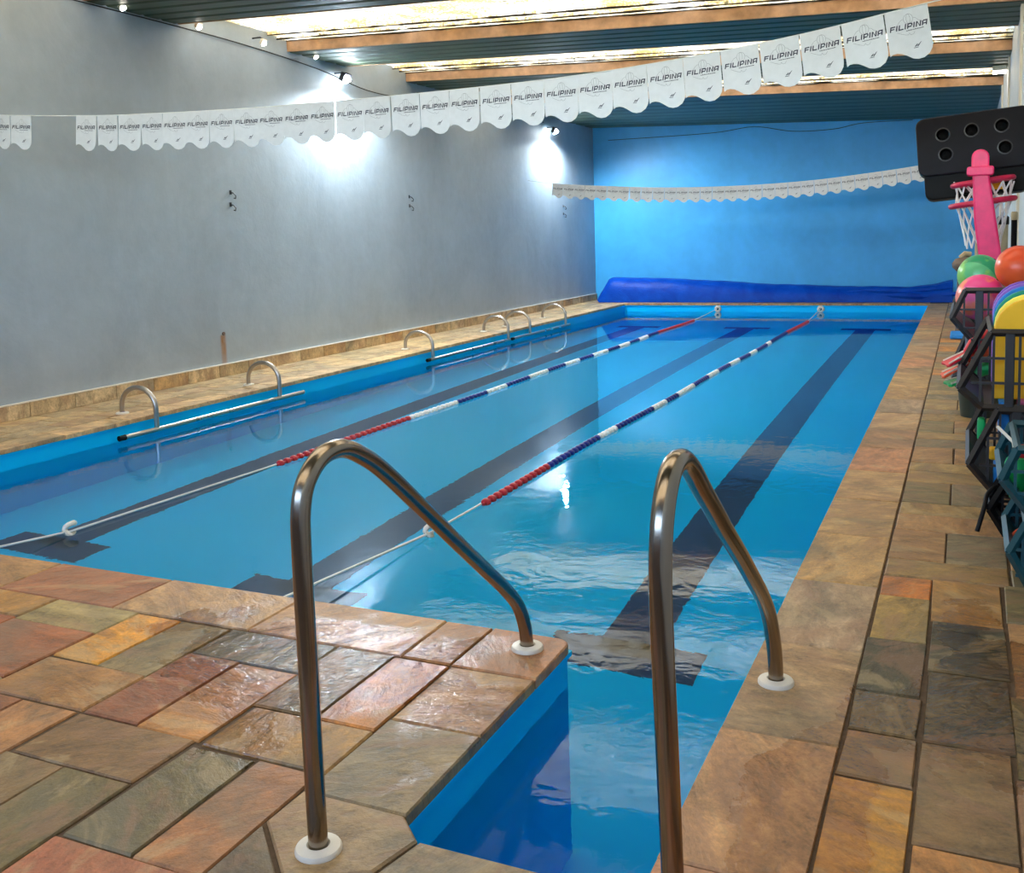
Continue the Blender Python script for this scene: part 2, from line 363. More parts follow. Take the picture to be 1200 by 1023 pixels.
rect(-1.42, -1.139, 1.835, 2.222, (156, 138, 108), name='coping_stone', gap=.0025)
tile([(-1.425, 1.835), (-1.142, 1.835), (-1.066, 1.762), (-1.10, 1.63), (-1.26, 1.54), (-1.43, 1.70)], (164, 142, 112), name='coping_stone', gap=.0025, jit=0)
tile([(-1.066, 1.762), (-.574, 1.762), (-.574, 1.46), (-1.10, 1.46), (-1.098, 1.628)], (150, 134, 110), name='coping_stone', gap=.003, jit=0)
tile([(-1.43, 1.69), (-1.262, 1.535), (-1.105, 1.62), (-1.105, 1.27), (-1.43, 1.27)], (116, 106, 90), jit=0)
# right coping
y = 1.30; i = 0
for ya in [1.3, 1.9, 2.5, 3.11, 3.72, 4.33]+[4.33+.6*k for k in range(1, 23)]:
    yb = {1.3: 1.9, 1.9: 2.5, 2.5: 3.11, 3.11: 3.72, 3.72: 4.33}.get(ya, ya+.6)
    if ya > 17.6: break
    rect(-.574, -.274, ya, min(yb, 17.72), [(186, 142, 112), (182, 146, 112), (176, 150, 120), (168, 148, 128), (180, 150, 108), (184, 156, 116), (178, 150, 114)][i % 7], name='coping_stone', gap=.0025, jit=.001); i += 1
# right field
R = [(-.272, -.094, 1.85, 2.366, (206, 156, 74)), (-.272, -.094, 2.37, 2.605, (188, 144, 92)), (-.272, -.094, 2.61, 2.85, (128, 112, 82)), (-.272, -.094, 2.85, 3.25, (94, 90, 72)), (-.272, -.094, 3.25, 3.65, (176, 150, 96)), (-.272, -.100, 3.65, 3.86, (196, 132, 74)),
     (-.092, .118, 2.145, 2.605, (146, 124, 94)), (-.092, .118, 1.7, 2.14, (190, 142, 92)), (-.092, .131, 2.61, 3.05, (104, 96, 74)), (-.092, .131, 3.05, 3.455, (92, 88, 70)), (-.099, .129, 3.46, 3.87, (184, 146, 92)),
     (.12, WR-.01, 2.1, 2.5, TAUP), (.12, WR-.01, 2.5, 2.95, OLV), (.135, WR-.01, 2.95, 3.52, SAND), (.132, WR-.01, 3.52, 3.89, OLV)]
for x0, x1, y0, y1, c in R: rect(x0, x1, y0, y1, c, jit=.004, gap=.004)
y = 3.875; k = 0
while y < 18.6:
    kind = k % 3
    h_ = (.2, .42, .25)[kind]
    y1 = min(y+h_, YB-.02)
    warm = (192, 152, 100) if y < 5.5 else (178, 154, 110)
    if kind == 1:
        xm = -.055+random.uniform(-.01, .01)
        rect(-.271, xm, y, y1, random.choice([warm, SAND, OLV, OCH]), gap=.0035); rect(xm, .16, y, y1, random.choice([warm, SAND, GREY]), gap=.0035)
    else: rect(-.271, .16, y, y1, random.choice([warm, SAND, (170, 144, 100), GREY]), gap=.0035)
    rect(.162, WR-.01, y, y1, random.choice(PAL), gap=.0035)
    y = y1; k += 1
# left deck: a coping strip and three columns of paving
y = 2.6; k = 0
while y < 18.7:
    y1 = min(y+.6, 18.74); rect(-6.02, PXL+.021, y, y1, random.choice([(196, 170, 136), (188, 166, 138), (200, 176, 142)]), name='coping_stone', gap=.003, jit=.001); y = y1
for j, (x0, x1) in enumerate(((-6.25, -6.02), (-6.48, -6.25), (-6.71, -6.48))):
    y = 2.6+.14*j
    while y < 18.7:
        y1 = min(y+.44, 18.74); rect(x0, x1, y, y1, random.choice([(192, 172, 142), (182, 164, 136), (176, 160, 130), (196, 174, 138), (184, 160, 128)]), gap=.0035); y = y1
# deck behind the pool
x = PXL
while x < -.6:
    x1 = min(x+.6, -.555); rect(x, x1, PYB-.022, PYB+.26, random.choice([SAND, TAUP]), name='coping_stone', gap=.003, jit=.001)
    for y0 in (PYB+.26, PYB+.5, PYB+.74): rect(x, x1, y0, min(y0+.24, YB-.02), random.choice(PAL))
    x = x1

# walls
tag(MB().box((WL-.2, YF, -.3), (WL, YB+.2, 3.62)).build('wall_left', M['grey_wall']), 'long grey painted wall on the left of the pool', 'wall', kind='structure')
tag(MB().box((WL-.2, YB, -.3), (WR+.2, YB+.2, 3.62)).build('wall_back', M['blue_wall']), 'blue painted end wall behind the pool cover', 'wall', kind='structure')
tag(MB().box((WL-.2, YF-.2, -.3), (WR+.2, YF, 2.1)).build('wall_front', plain('tan_wall_paint', (150, 122, 96), .6)), 'unseen low tan wall added behind the viewer for rail reflections', 'wall', kind='structure')  # unseen; added low and tan for brown rail reflections, open above for daylight
wr = tag(MB().box((WR, YF, -.3), (WR+.2, YB+.2, 3.62)).build('wall_right', M['pale_wall']), 'pale painted wall behind the crates on the right', 'wall', kind='structure')
for yy, ww in ((9.2, .16), (12.0, .05), (14.4, .14)): MB().box((WR-.02, yy, .0), (WR+.01, yy+ww, 3.03)).build('wall_pilaster', M['white'], wr)
bb = bpy.data.objects.new('baseboard_left', None); COL.objects.link(bb); tag(bb, 'row of beige stone skirting tiles along the grey wall', 'baseboard', kind='structure')
y = 2.4; k = 0
while y < 18.7:
    y1 = min(y+.44, 18.74); o = MB().box((0, 0, 0), (.026, y1-y-.006, .116)).build('stone_tile', M['stone'], bb, (WL+.002, y, .001), bevel=.004)
    c = lin(random.choice([(200, 178, 146), (192, 170, 136), (188, 156, 114), (196, 178, 150)])); o.color = (*c, 1); y = y1
MB().box((WL, 2.4, .118), (WL+.03, 18.74, .126)).build('lit_top_edge', M['white'], bb)  # white strip stands in for light on the tiles' top edge

# ceiling: channel beams with mouldy translucent sheets between them
ceil_o = bpy.data.objects.new('ceiling', None); COL.objects.link(ceil_o); tag(ceil_o, 'sloping roof of teal channel beams and mouldy skylights', 'ceiling', kind='structure')
def xprism(prof, x0, x1):           # profile in (y, dz), following the roof pitch from x0 to x1
    n = len(prof); mb = MB()
    v = [(x0, p[0], roof_z(x0)+p[1]) for p in prof]+[(x1, p[0], roof_z(x1)+p[1]) for p in prof]
    return mb.add(v, [tuple(range(n-1, -1, -1)), tuple(range(n, 2*n))]+[(i, (i+1) % n, (i+1) % n+n, i+n) for i in range(n)])
def ribbed(y0, y1, nrib):
    pr = []
    for i in range(nrib):
        a = y0+(y1-y0)*i/nrib; b = y0+(y1-y0)*(i+1)/nrib; d = (b-a)
        pr += [(a, .012), (a+.12*d, 0.), (a+.8*d, 0.), (a+.9*d, .012)]
    return pr+[(y1, .012), (y1, .10), (y0, .10)]
beams = [(-1.7, -.55), (1.0, 2.15), (3.7, 4.85), (6.35, 7.42), (9.1, 10.2), (11.62, 12.82)]
X0, X1 = WL, WR
for y0, y1 in beams:
    b = xprism(ribbed(y0, y1, 5), X0, X1).build('roof_beam', M['teal'], ceil_o)
    xprism([(y0-.03, 0.004), (y0-.002, .004), (y0-.002, .15), (y0-.03, .15)], X0, X1).build('fascia', M['cement'], b)
    xprism([(y1+.002, 0.004), (y1+.03, .004), (y1+.03, .15), (y1+.002, .15)], X0, X1).build('fascia', M['cement'], b)
xprism(ribbed(14.45, YB, 9), X0, X1).build('roof_deck', M['teal'], ceil_o)
xprism([(14.42, .004), (14.448, .004), (14.448, .15), (14.42, .15)], X0, X1).build('fascia', M['cement'], ceil_o)
xprism([(YF, 0), (-1.7, 0), (-1.7, .1), (YF, .1)], X0, X1).build('roof_deck', M['teal'], ceil_o)
edges = [(-.55, 1.0), (2.15, 3.7), (4.85, 6.35), (7.42, 9.1), (10.2, 11.62), (12.82, 14.45)]
for y0, y1 in edges:
    n = 1
    pr = [(y0, .15), (y1-.34, .15), (y1-.32, .165), (y1-.18, .15), (y1-.16, .165), (y1-.03, .15), (y1, .155), (y1, .163), (y1-.03, .158), (y1-.16, .173), (y1-.18, .158), (y1-.32, .173), (y1-.34, .158), (y0, .158)]
    # one thin sheet (single surface) with two lap steps near the far beam
    mb = MB(); xs = [X0+(X1-X0)*i/6 for i in range(7)]; prof = [(y0, .155), (y1-.36, .155), (y1-.35, .125), (y1-.2, .14), (y1-.19, .11), (y1-.03, .12)]
    for i in range(6):
        for j in range(len(prof)-1):
            q = [(xs[i], *prof[j]), (xs[i+1], *prof[j]), (xs[i+1], *prof[j+1]), (xs[i], *prof[j+1])]
            mb.add([(a, b_, roof_z(a)+c_) for a, b_, c_ in q], [(0, 3, 2, 1)])
    sh = mb.build('skylight_sheet', M['sky'], ceil_o)
    rnd = random.Random(int(y0*10))
    for ys, dz in ((y1-.355, .122), (y1-.195, .108), (y1-.035, .117)):      # dirt gathered along the lap edges
        MB().tube([(X0+(X1-X0)*i/60, ys+rnd.uniform(-.006, .006), roof_z(X0+(X1-X0)*i/60)+dz) for i in range(61)], [rnd.uniform(.003, .013) for i in range(61)], 5).build('lap_seam', M['moss'], sh)

# ------------------------------------------------------------------ pool
pool = thing('swimming_pool', 'long blue lined swimming pool with three dark lane stripes', 'pool'); pool['kind'] = 'structure'
outl = [(PXL, PYF), (-1.155, PYF), (-1.155, 1.835), (-1.075, 1.755), (PXR, 1.755), (PXR, PYB), (PXL, PYB)]
mb = MB(); n = len(outl)
for i in range(n):
    a, b = outl[i], outl[(i+1) % n]
    mb.add([(*a, -.03), (*b, -.03), (*b, DEPTH), (*a, DEPTH)], [(0, 1, 2, 3)])
mb.build('liner_wall', M['liner'], pool)
MB().add([(p[0], p[1], DEPTH) for p in outl], [(0, 1, 2, 3, 4, 5, 6)]).build('liner_floor', M['liner'], pool)
for xc in (-5.0, -3.2, -1.40):
    MB().box((xc-.14, 4.15, DEPTH), (xc+.14, 16.0, DEPTH+.003)).box((xc-.36, 4.0, DEPTH), (xc+.36, 4.28, DEPTH+.003)).box((xc-.36, 15.9, DEPTH), (xc+.36, 16.15, DEPTH+.003)).build('lane_stripe', M['stripe'], pool)
MB().box((-1.15, 1.76, -.62), (PXR-.005, 2.0, -.55)).build('step', M['liner'], pool)
MB().lathe([(.001, .012), (.03, .012), (.045, .006), (.05, 0), (.05, -.002)], 20, (-.98, 2.55, DEPTH+.002)).build('floor_inlet', M['white'], pool)
lip = MB()
for (x0, x1, y0, y1) in ((PXL, PXL+.012, PYF, PYB), (PXR-.012, PXR, 1.755, PYB), (PXL, PXR, PYB-.012, PYB), (PXL, -1.155, PYF, PYF+.012), (-1.155, -1.143, 1.84, PYF+.012)):
    lip.box((x0, y0, -.05), (x1, y1, -.034))
lip.build('liner_lip', M['liner'], pool)
wat = MB().add([(p[0], p[1], ZW) for p in outl], [(0, 1, 2, 3, 4, 5, 6)]).build('pool_water', M['water'])
tag(wat, 'clear still pool water with light ripples', 'water', kind='stuff')

# wall anchors for the lane ropes
def disc(name, c, axis, r=.07, th=.03):
    mb = MB(); mb.lathe([(r, 0), (r, th*.6), (r*.8, th), (r*.35, th), (r*.35, th*.6)], 20)
    o = mb.build(name, M['white'], None, c, True)
    o.rotation_euler = axis; return o
# ------------------------------------------------------------------ lane ropes
fm = MB().lathe([(.011, -.036), (.011, -.018), (.022, -.017), (.027, -.010), (.027, .010), (.022, .017), (.011, .018), (.011, .036)], 12)
fmesh = {k: fm.mesh('float', M[m_], True) for k, m_ in (('r', 'red'), ('b', 'blue'), ('w', 'wfloat'))}
def lane_rope(label, x0, y0, x1, y1, segs, buoy, front, back):
    t = thing('lane_rope', label, 'lane rope', (0, 0, ZW), 'floating lane ropes')
    L = (y1-y0); nn = int(L/.072)
    for i in range(nn):
        yy = y0+(i+.5)*.072; f = (yy-y0)/L; xx = x0+(x1-x0)*f+.012*math.sin(yy*1.7)
        cc_ = 'r'
        for lim, c_ in segs:
            if yy < lim: cc_ = c_; break
        o = link('float', fmesh[cc_], t, (xx, yy, .004)); o.rotation_euler = (PI/2, 0, 0)
    MB().tube([(front[0], front[1], front[2]-ZW), (buoy[0], buoy[1], .012), (x0, y0, .008)], .006, 6).build('cable', M['cable'], t)
    MB().tube([(x1, y1, .008), ((x1+back[0])/2, (y1+back[1])/2, .03), (back[0], back[1], back[2]-ZW)], .006, 6).build('cable', M['cable'], t)
    MB().tube([(.012*math.sin(k), .034*math.cos(k*.42+.9), .034*math.sin(k*.42+.9)) for k in range(12)], .014, 8).build('tensioner', M['white'], t, (buoy[0], buoy[1], .022), True)
    return t
lane_rope('lane rope nearer the grey wall, red floats then white and blue', -4.11, 5.2, -4.03, 15.9,
          [(6.95, 'r'), (7.75, 'w'), (8.33, 'b'), (8.74, 'w'), (9.34, 'b'), (9.84, 'w'), (10.3, 'b'), (10.75, 'w'), (11.2, 'b'), (11.65, 'w'), (12.1, 'b'), (12.55, 'w'), (13.0, 'b'), (13.4, 'w'), (13.9, 'b'), (99, 'r')],
          (-4.17, 3.6), (-4.19, PYF+.01, -.07), (-4.05, PYB-.03, -.085))
lane_rope('lane rope in the middle of the pool, nearer the right coping', -2.39, 4.75, -2.24, 15.9,
          [(5.7, 'r'), (6.65, 'b'), (7.0, 'w'), (7.85, 'b'), (8.2, 'w'), (8.6, 'b'), (9.15, 'w'), (9.7, 'b'), (10.14, 'w'), (10.67, 'b'), (11.08, 'w'), (11.62, 'b'), (11.96, 'w'), (12.6, 'b'), (12.87, 'w'), (14.1, 'b'), (99, 'r')],
          (-2.386, 4.18), (-2.42, PYF+.01, -.07), (-2.28, PYB-.03, -.085))
for x, lb in ((-4.05, 'white round rope anchor at the left on the far pool wall'), (-2.28, 'white round rope anchor at the right on the far pool wall')):
    o = disc('rope_anchor', (x, PYB-.001, -.095), (PI/2, 0, 0), .06); tag(o, lb, 'anchor', 'rope anchors on the far pool wall'); MB().lathe([(.024, .018), (.022, .034), (.012, .036)], 14).build('hub', M['darkgrey'], o)

# ------------------------------------------------------------------ entry handrails
def flange(parent, c, mat='white', r=.051):
    MB().lathe([(r, 0), (r, .007), (r*.94, .012), (r*.8, .014), (r*.5, .016), (r*.44, .013), (r*.38, .008)], 28).build('flange', M[mat], parent, c, True)
def handrail(label, x, prof, xf):
    t = thing('handrail', label, 'handrail', (x, prof[0][0], 0), 'pool entry handrails')
    pts = smooth_path([(0, p[0]-prof[0][0], p[1]) for p in prof], 6)
    MB().tube(pts, .0212, 20).build('rail_tube', M['steel'], t, (0, 0, 0), True)
    flange(t, (0, prof[0][0]-prof[0][0], 0)); flange(t, (0, prof[-1][0]-prof[0][0], 0))
handrail('left steel handrail rising from the paved deck beside the notch', -1.25,
         [(1.652, .0), (1.650, .226), (1.649, .452), (1.648, .66), (1.653, .75), (1.677, .806), (1.735, .845), (1.812, .846), (1.892, .812), (1.985, .752), (2.17, .607), (2.352, .462), (2.50, .346), (2.63, .243), (2.715, .162), (2.76, .08), (2.776, .0)], 0)
handrail('right steel handrail standing on the coping beside the right walkway', -.483,
         [(1.712, .0), (1.700, .132), (1.678, .361), (1.655, .60), (1.652, .72), (1.674, .81), (1.725, .868), (1.795, .876), (1.865, .845), (1.953, .782), (2.06, .708), (2.167, .632), (2.32, .530), (2.452, .437), (2.60, .33), (2.70, .24), (2.765, .145), (2.80, .06), (2.806, .0)], 0)

# ------------------------------------------------------------------ grab bars on the far-left side
def grab(label, hoops, yb0, yb1, xf):
    t = thing('grab_bar', label, 'grab bar', (-5.9, hoops[0], 0), 'grab bars along the left pool edge')
    for y in hoops:
        xb = -5.71; r = (xb-xf)/2; xm = (xb+xf)/2
        pts = [(xf+5.9, y-hoops[0], 0), (xf+5.9, y-hoops[0], .06)]+[(xm+5.9-r*math.cos(a), y-hoops[0], .06+.155*math.sin(a)) for a in [PI*i/12 for i in range(1, 12)]]+[(xb+5.9, y-hoops[0], .06), (xb+5.9, y-hoops[0], -.105)]
        MB().tube(pts, .020, 12).build('hoop', M['steel2'], t, (0, 0, 0), True)
        flange(t, (xf+5.9, y-hoops[0], 0), 'white', .05)
    MB().tube([(.195, yb0-hoops[0], -.105), (.195, yb1-hoops[0], -.105)], .019, 12).build('bar', M['steel2'], t, (0, 0, 0), True)
    MB().tube([(.195, yb0-.05-hoops[0], -.105), (.195, yb0+.01-hoops[0], -.105)], .021, 12).build('end_cap', M['black'], t, (0, 0, 0), True)
grab('nearest steel grab bar on two hoops at left pool edge', (5.8, 7.33), 5.46, 7.68, -6.06)
grab('middle steel grab bar on two hoops at left pool edge', (10.22, 12.35), 10.12, 12.38, -6.08)
grab('farthest steel grab bar on two hoops at left pool edge', (13.1, 14.5), 12.5, 14.65, -6.10)

# ------------------------------------------------------------------ pool cover along the back wall
def cover():
    nx, npf = 90, 15; v = []; f = []; rnd = random.Random(3)
    tops = [(-6.36, .05), (-6.27, .40), (-6.18, .47), (-4.77, .42), (-3.2, .315), (-1.7, .26), (-1.3, .26), (-.9, .25), (-.5, .29), (-.22, .36)]
    def top(x):
        for (a, za), (b, zb) in zip(tops, tops[1:]):
            if a <= x <= b: return za+(zb-za)*(x-a)/(b-a)
        return tops[-1][1]
    for i in range(nx+1):
        x = -6.36+6.14*i/nx; h = top(x)
        for j in range(npf+1):
            a = j/npf; ang = PI*a
            ca = math.cos(ang); yy = 18.22-.30*math.copysign(abs(ca)**.5, ca)*(1-.3*math.sin(ang)**2); zz = h*max(0, math.sin(ang))**.6
            k = max(0, (x+2.2)/2.2); k = min(1, k)
            fold = .5*math.sin(16*a*PI/2+2.2*x)*k*.03+.005*math.sin(5*x+5*a)+.003*math.sin(17*x-9*a)
            yy -= fold*math.sin(ang)*1.5; zz += fold*.8*math.sin(ang)
            v.append((x-(.1*math.sin(ang) if i == 0 else 0), yy, max(zz, .004)))
    for i in range(nx):
        for j in range(npf):
            q = i*(npf+1)+j; f.append((q, q+1, q+npf+2, q+npf+1))
    f.append(tuple(range(npf, -1, -1))); f.append(tuple(nx*(npf+1)+j for j in range(npf+1)))
    mb = MB(); mb.add(v, f); o = mb.build('pool_cover', M['cover'], None, (0, 0, 0), True)
    tag(o, 'crumpled blue plastic pool cover heaped below the blue end wall', 'pool cover')
    for xa, za, dy in ((-1.9, .17, .36), (-1.6, .09, .4)):
        pts = smooth_path([(xa+1.66*k/6, 18.28-dy*.8+.02*math.sin(2*k), za+.02*math.sin(1.3*k)+(k/6)*.05) for k in range(7)], 4)
        MB().tube(pts, [.02+.035*math.sin(PI*i/(len(pts)-1)) for i in range(len(pts))], 8).build('fold', M['cover'], o, (0, 0, 0), True)
cover()

# ------------------------------------------------------------------ bunting
FW, FH = .182, .235
def flag_outline():
    pts = [(0, 0), (FW, 0), (FW, -.175)]
    pts += [(FW-.004, -.195), (FW-.018, -.217), (FW-.042, -.231), (FW-.066, -.233), (FW-.088, -.226), (FW-.112, -.208), (FW-.132, -.195), (FW-.152, -.189), (FW-.170, -.19), (0, -.198)]
    return pts
def flag_mesh():
    pr = flag_outline(); mb = MB(); n = len(pr)
    mb.add([(p[0], 0, p[1]) for p in pr]+[(p[0], .0016, p[1]) for p in pr], [tuple(range(n)), tuple(range(2*n-1, n-1, -1))]+[(i, i+n, (i+1) % n+n, (i+1) % n) for i in range(n)])
    return mb.mesh('flag', M['flag'])
FLAG = flag_mesh()
def print_mesh():
    """FILIPINA in wide slanted capitals, a small second line and the emblem, printed flat on a flag"""
    mb = MB(); h = .0235; t = .0052; sh = .22
    def quad(pts): mb.add([(p[0]+sh*(p[1]+.09), -.0014, p[1]) for p in pts], [(0, 1, 2, 3)])
    def rc(x0, x1, z0, z1): quad([(x0, z0), (x1, z0), (x1, z1), (x0, z1)])
    x = .013; z0 = -.0905; z1 = z0+h; zm = z0+h*.46
    for ch in 'FILIPINA':
        w_ = .0062 if ch == 'I' else .0215; e = x+w_
        if ch == 'I': rc(x, x+t, z0, z1)
        if ch == 'F': rc(x, x+t, z0, z1-t); rc(x, e, z1-t, z1); rc(x+t, e-.003, zm-t*.4, zm+t*.5)
        if ch == 'L': rc(x, x+t, z0+t, z1); rc(x, e, z0, z0+t)
        if ch == 'P': rc(x, x+t, z0, z1-t); rc(x, e-.003, z1-t, z1); rc(e-t, e, zm, z1-.003); rc(x+t, e-.003, zm-t, zm)
        if ch == 'N': rc(x, x+t, z0, z1); rc(e-t, e, z0, z1); quad([(x+t, z1-t), (x+t, z1), (e-t, z0+t), (e-t, z0)])
        if ch == 'A': rc(x, x+t, z0, z1-.003); rc(x+.003, e, z1-t, z1); rc(e-t, e, z0, z1-t); rc(x+t, e-t, zm-t*.9, zm)
        x = e+.0042
    x = .083                                             # the second line is too small to read in the photograph
    for k in range(16):
        w_ = .0026+.0012*((k*7) % 3); rc(x, x+w_, -.1005, -.0965-.0012*((k*5) % 2)); x += w_+.0009
    for q in ([(.124, -.176), (.131, -.176), (.139, -.166), (.133, -.166)], [(.134, -.176), (.141, -.176), (.149, -.163), (.142, -.166)], [(.143, -.166), (.149, -.163), (.153, -.158), (.148, -.160)], [(.121, -.182), (.141, -.182), (.143, -.1795), (.123, -.1795)]): quad(q)
    return mb.mesh('lettering', M['ink'])
def logo_mesh():
    mb = MB()
    def line(pts, wd=.0012, closed=False):
        n = len(pts)
        for i in range(n if closed else n-1):
            a = Vector(pts[i]); b = Vector(pts[(i+1) % n]); d = (b-a)
            if d.length < 1e-6: continue
            d.normalize(); q = Vector((-d.y, d.x))*wd*.5
            mb.add([((p.x), -.0012, p.y) for p in (a-q, b-q, b+q, a+q)], [(0, 1, 2, 3)])
    c = (.095, -.047)
    line([(c[0]+.02*math.cos(2*PI*i/14), c[1]+.022*math.sin(2*PI*i/14)) for i in range(14)], closed=True)
    line([(c[0]+.008*math.cos(2*PI*i/10), c[1]+.022*math.sin(2*PI*i/10)) for i in range(10)], closed=True)
    line([(.038, -.085), (.05, -.062), (.06, -.05), (.074, -.044)]); line([(.116, -.046), (.126, -.05), (.136, -.062), (.146, -.066), (.152, -.078)])
    line([(.042, -.098), (.06, -.108), (.078, -.116), (.088, -.118), (.092, -.11), (.098, -.12), (.11, -.118), (.116, -.108)])
    return mb.mesh('logo', M['greyink'])
PRINT, LOGO = print_mesh(), logo_mesh()
def bunting(label, y, zpts, spans, xa, za, xb, zb):
    t = thing('bunting', label, 'bunting', (0, y, 0), 'backstroke flag lines over the pool')
    pts = [(xa, 0, za)]+[(p[0], 0, p[1]) for p in zpts]+[(xb, 0, zb)]
    sp = smooth_path(pts, 8); MB().tube(sp, .0035, 6).build('cord', M['cable'], t)
    def zat(x):
        for a, b in zip(sp, sp[1:]):
            if a.x <= x <= b.x and b.x > a.x: return a.z+(b.z-a.z)*(x-a.x)/(b.x-a.x)
        return sp[-1].z
    rnd = random.Random(int(y*10))
    for x0, x1 in spans:
        n = max(1, round((x1-x0)/.1885))
        for i in range(n):
            x = x0+(x1-x0)*i/n; z0, z1 = zat(x), zat(x+FW)
            o = link('flag', FLAG, t, (x, -.004, z0)); o.scale.x = (x1-x0)/n/FW*.985
            o.rotation_euler = (rnd.uniform(-.05, .05), -math.atan2(z1-z0, FW), rnd.uniform(-.06, .06))
            link('lettering', PRINT, o)['kind'] = 'stuff'; link('logo', LOGO, o)['kind'] = 'stuff'
    return t
bunting('nearer long string of white printed flags high over the pool', 5.0, [(-6.17, 2.249), (-5.44, 2.190), (-4.92, 2.159), (-3.77, 2.121), (-2.25, 2.116), (-1.4, 2.15), (-.73, 2.211), (-.17, 2.291)],
        [(-6.44, -5.875), (-5.445, -.18)], WL, 2.305, WR, 2.37)
bunting('farther string of small-looking white flags before the blue wall', 15.5, [(-6.27, 2.151), (-5.5, 2.075), (-4.4, 1.995), (-3.28, 1.966), (-2.2, 1.99), (-1.3, 2.06), (-.59, 2.137)],
        [(-6.27, -.2)], WL, 2.22, WR, 2.28)

# ------------------------------------------------------------------ floodlights, wires, hooks on the left wall
def flood(label, c, lit):
    t = thing('floodlight', label, 'floodlight', c, 'floodlights along the top of the grey wall')
    s = 1. if lit else .55
    MB().box((0, -.07*s, -.05*s), (.06*s, .07*s, .05*s)).build('body', M['darkgrey' if lit else 'white'], t, (.02, 0, 0), bevel=.008).rotation_euler = (0, .5, 0)
    MB().tube([(-.10, 0, .04), (0, 0, .04), (.03, 0, .02)], .008, 6).build('bracket', M['hookm'], t)
    MB().lathe([(.001, 0), (.048*s, 0), (.048*s, -.008), (.001, -.012)], 16).build('lens', M['lamp' if lit else 'lampw'], t, (.055*s+.01, 0, -.055*s)).rotation_euler = (0, -.5, 0)
    if lit:
        ld = bpy.data.lights.new('flood_beam', 'SPOT'); ld.energy = 125; ld.spot_size = 2.95; ld.spot_blend = .5; ld.color = (.82, .93, 1.); ld.shadow_soft_size = .05
        lo = bpy.data.objects.new('flood_beam', ld); COL.objects.link(lo); lo.location = (c[0]+.09, c[1], c[2]-.09); lo.rotation_euler = (0, -.3, 0)
flood('brightly lit floodlight on the grey wall above the nearer flags', (WL+.1, 9.95, 3.20), True)
flood('brightly lit floodlight on the grey wall near the blue end wall', (WL+.1, 16.4, 3.13), True)
for y, lb in ((6.62, 'small white lamp on wall top, nearest the camera'), (7.55, 'small white lamp on wall top beneath first beam edge'), (8.5, 'small white lamp on wall top, third from the camera'), (9.4, 'small white lamp on wall top just before the lit floodlight')):
    flood(lb, (WL+.1, y, 3.36), False)
t = thing('light_fitting', 'white lamp fitting at the top of the right wall under the skylight', 'lamp', (WR, 12.7, 3.0))
MB().box((-.16, -.12, -.03), (-.01, .12, .03)).build('body', M['white'], t, bevel=.01); MB().box((-.15, -.11, -.036), (-.02, .11, -.03)).build('lens', M['lampw'], t)
def wire(label, pts, r=.006, m='wire'): tag(MB().tube(smooth_path(pts, 6), r, 6).build('wire', M[m]), label, 'wire')
wire('black wire running along the top of the grey wall', [(WL+.02, 4., 3.34), (WL+.02, 6.9, 3.33), (WL+.02, 8.3, 3.31), (WL+.02, 9.6, 3.24), (WL+.03, 10.6, 3.12), (WL+.02, 11.6, 3.14), (WL+.02, 12.3, 3.27), (WL+.02, 16.2, 3.24)])
wire('thin dark wire sagging across the top of the blue end wall', [(-6.4, YB-.01, 3.1), (-4.4, YB-.01, 3.10), (-3.6, YB-.01, 3.16), (-2.9, YB-.01, 3.03), (-2.2, YB-.01, 3.02), (-1.7, YB-.01, 3.09), (-.9, YB-.01, 3.08)])
def hook(label, y, z):
    t = thing('wall_hook', label, 'hook', (WL, y, z), 'iron hooks in the grey wall'); t.scale = (.7, .7, .7)
    MB().tube([(0, 0, .03), (.05, .0, .02), (.085, .01, -.02), (.07, .02, -.06), (.04, .02, -.05)], .008, 6).build('shank', M['hookm'], t)
    MB().box((0, -.02, .0), (.008, .02, .06)).build('plate', M['hookm'], t)
hook('upper iron hook of the nearer pair on the grey wall', 8.02, 1.80); hook('lower iron hook of the nearer pair on the grey wall', 8.01, 1.68)
hook('upper iron hook of the middle pair on the grey wall', 11.55, 1.84); hook('lower iron hook of the middle pair on the grey wall', 11.55, 1.72)
hook('upper iron hook on the grey wall below the far flags', 17.08, 1.80); hook('lower iron hook on the grey wall below the far flags', 17.08, 1.66)
for y, z, lb in ((7.79, .425, 'rusty plug in the grey wall above its brown streak'),):
    tag(MB().tube([(WL-.005, y, z), (WL+.012, y, z)], .018, 10).build('wall_plug', M['brown']), lb, 'plug')

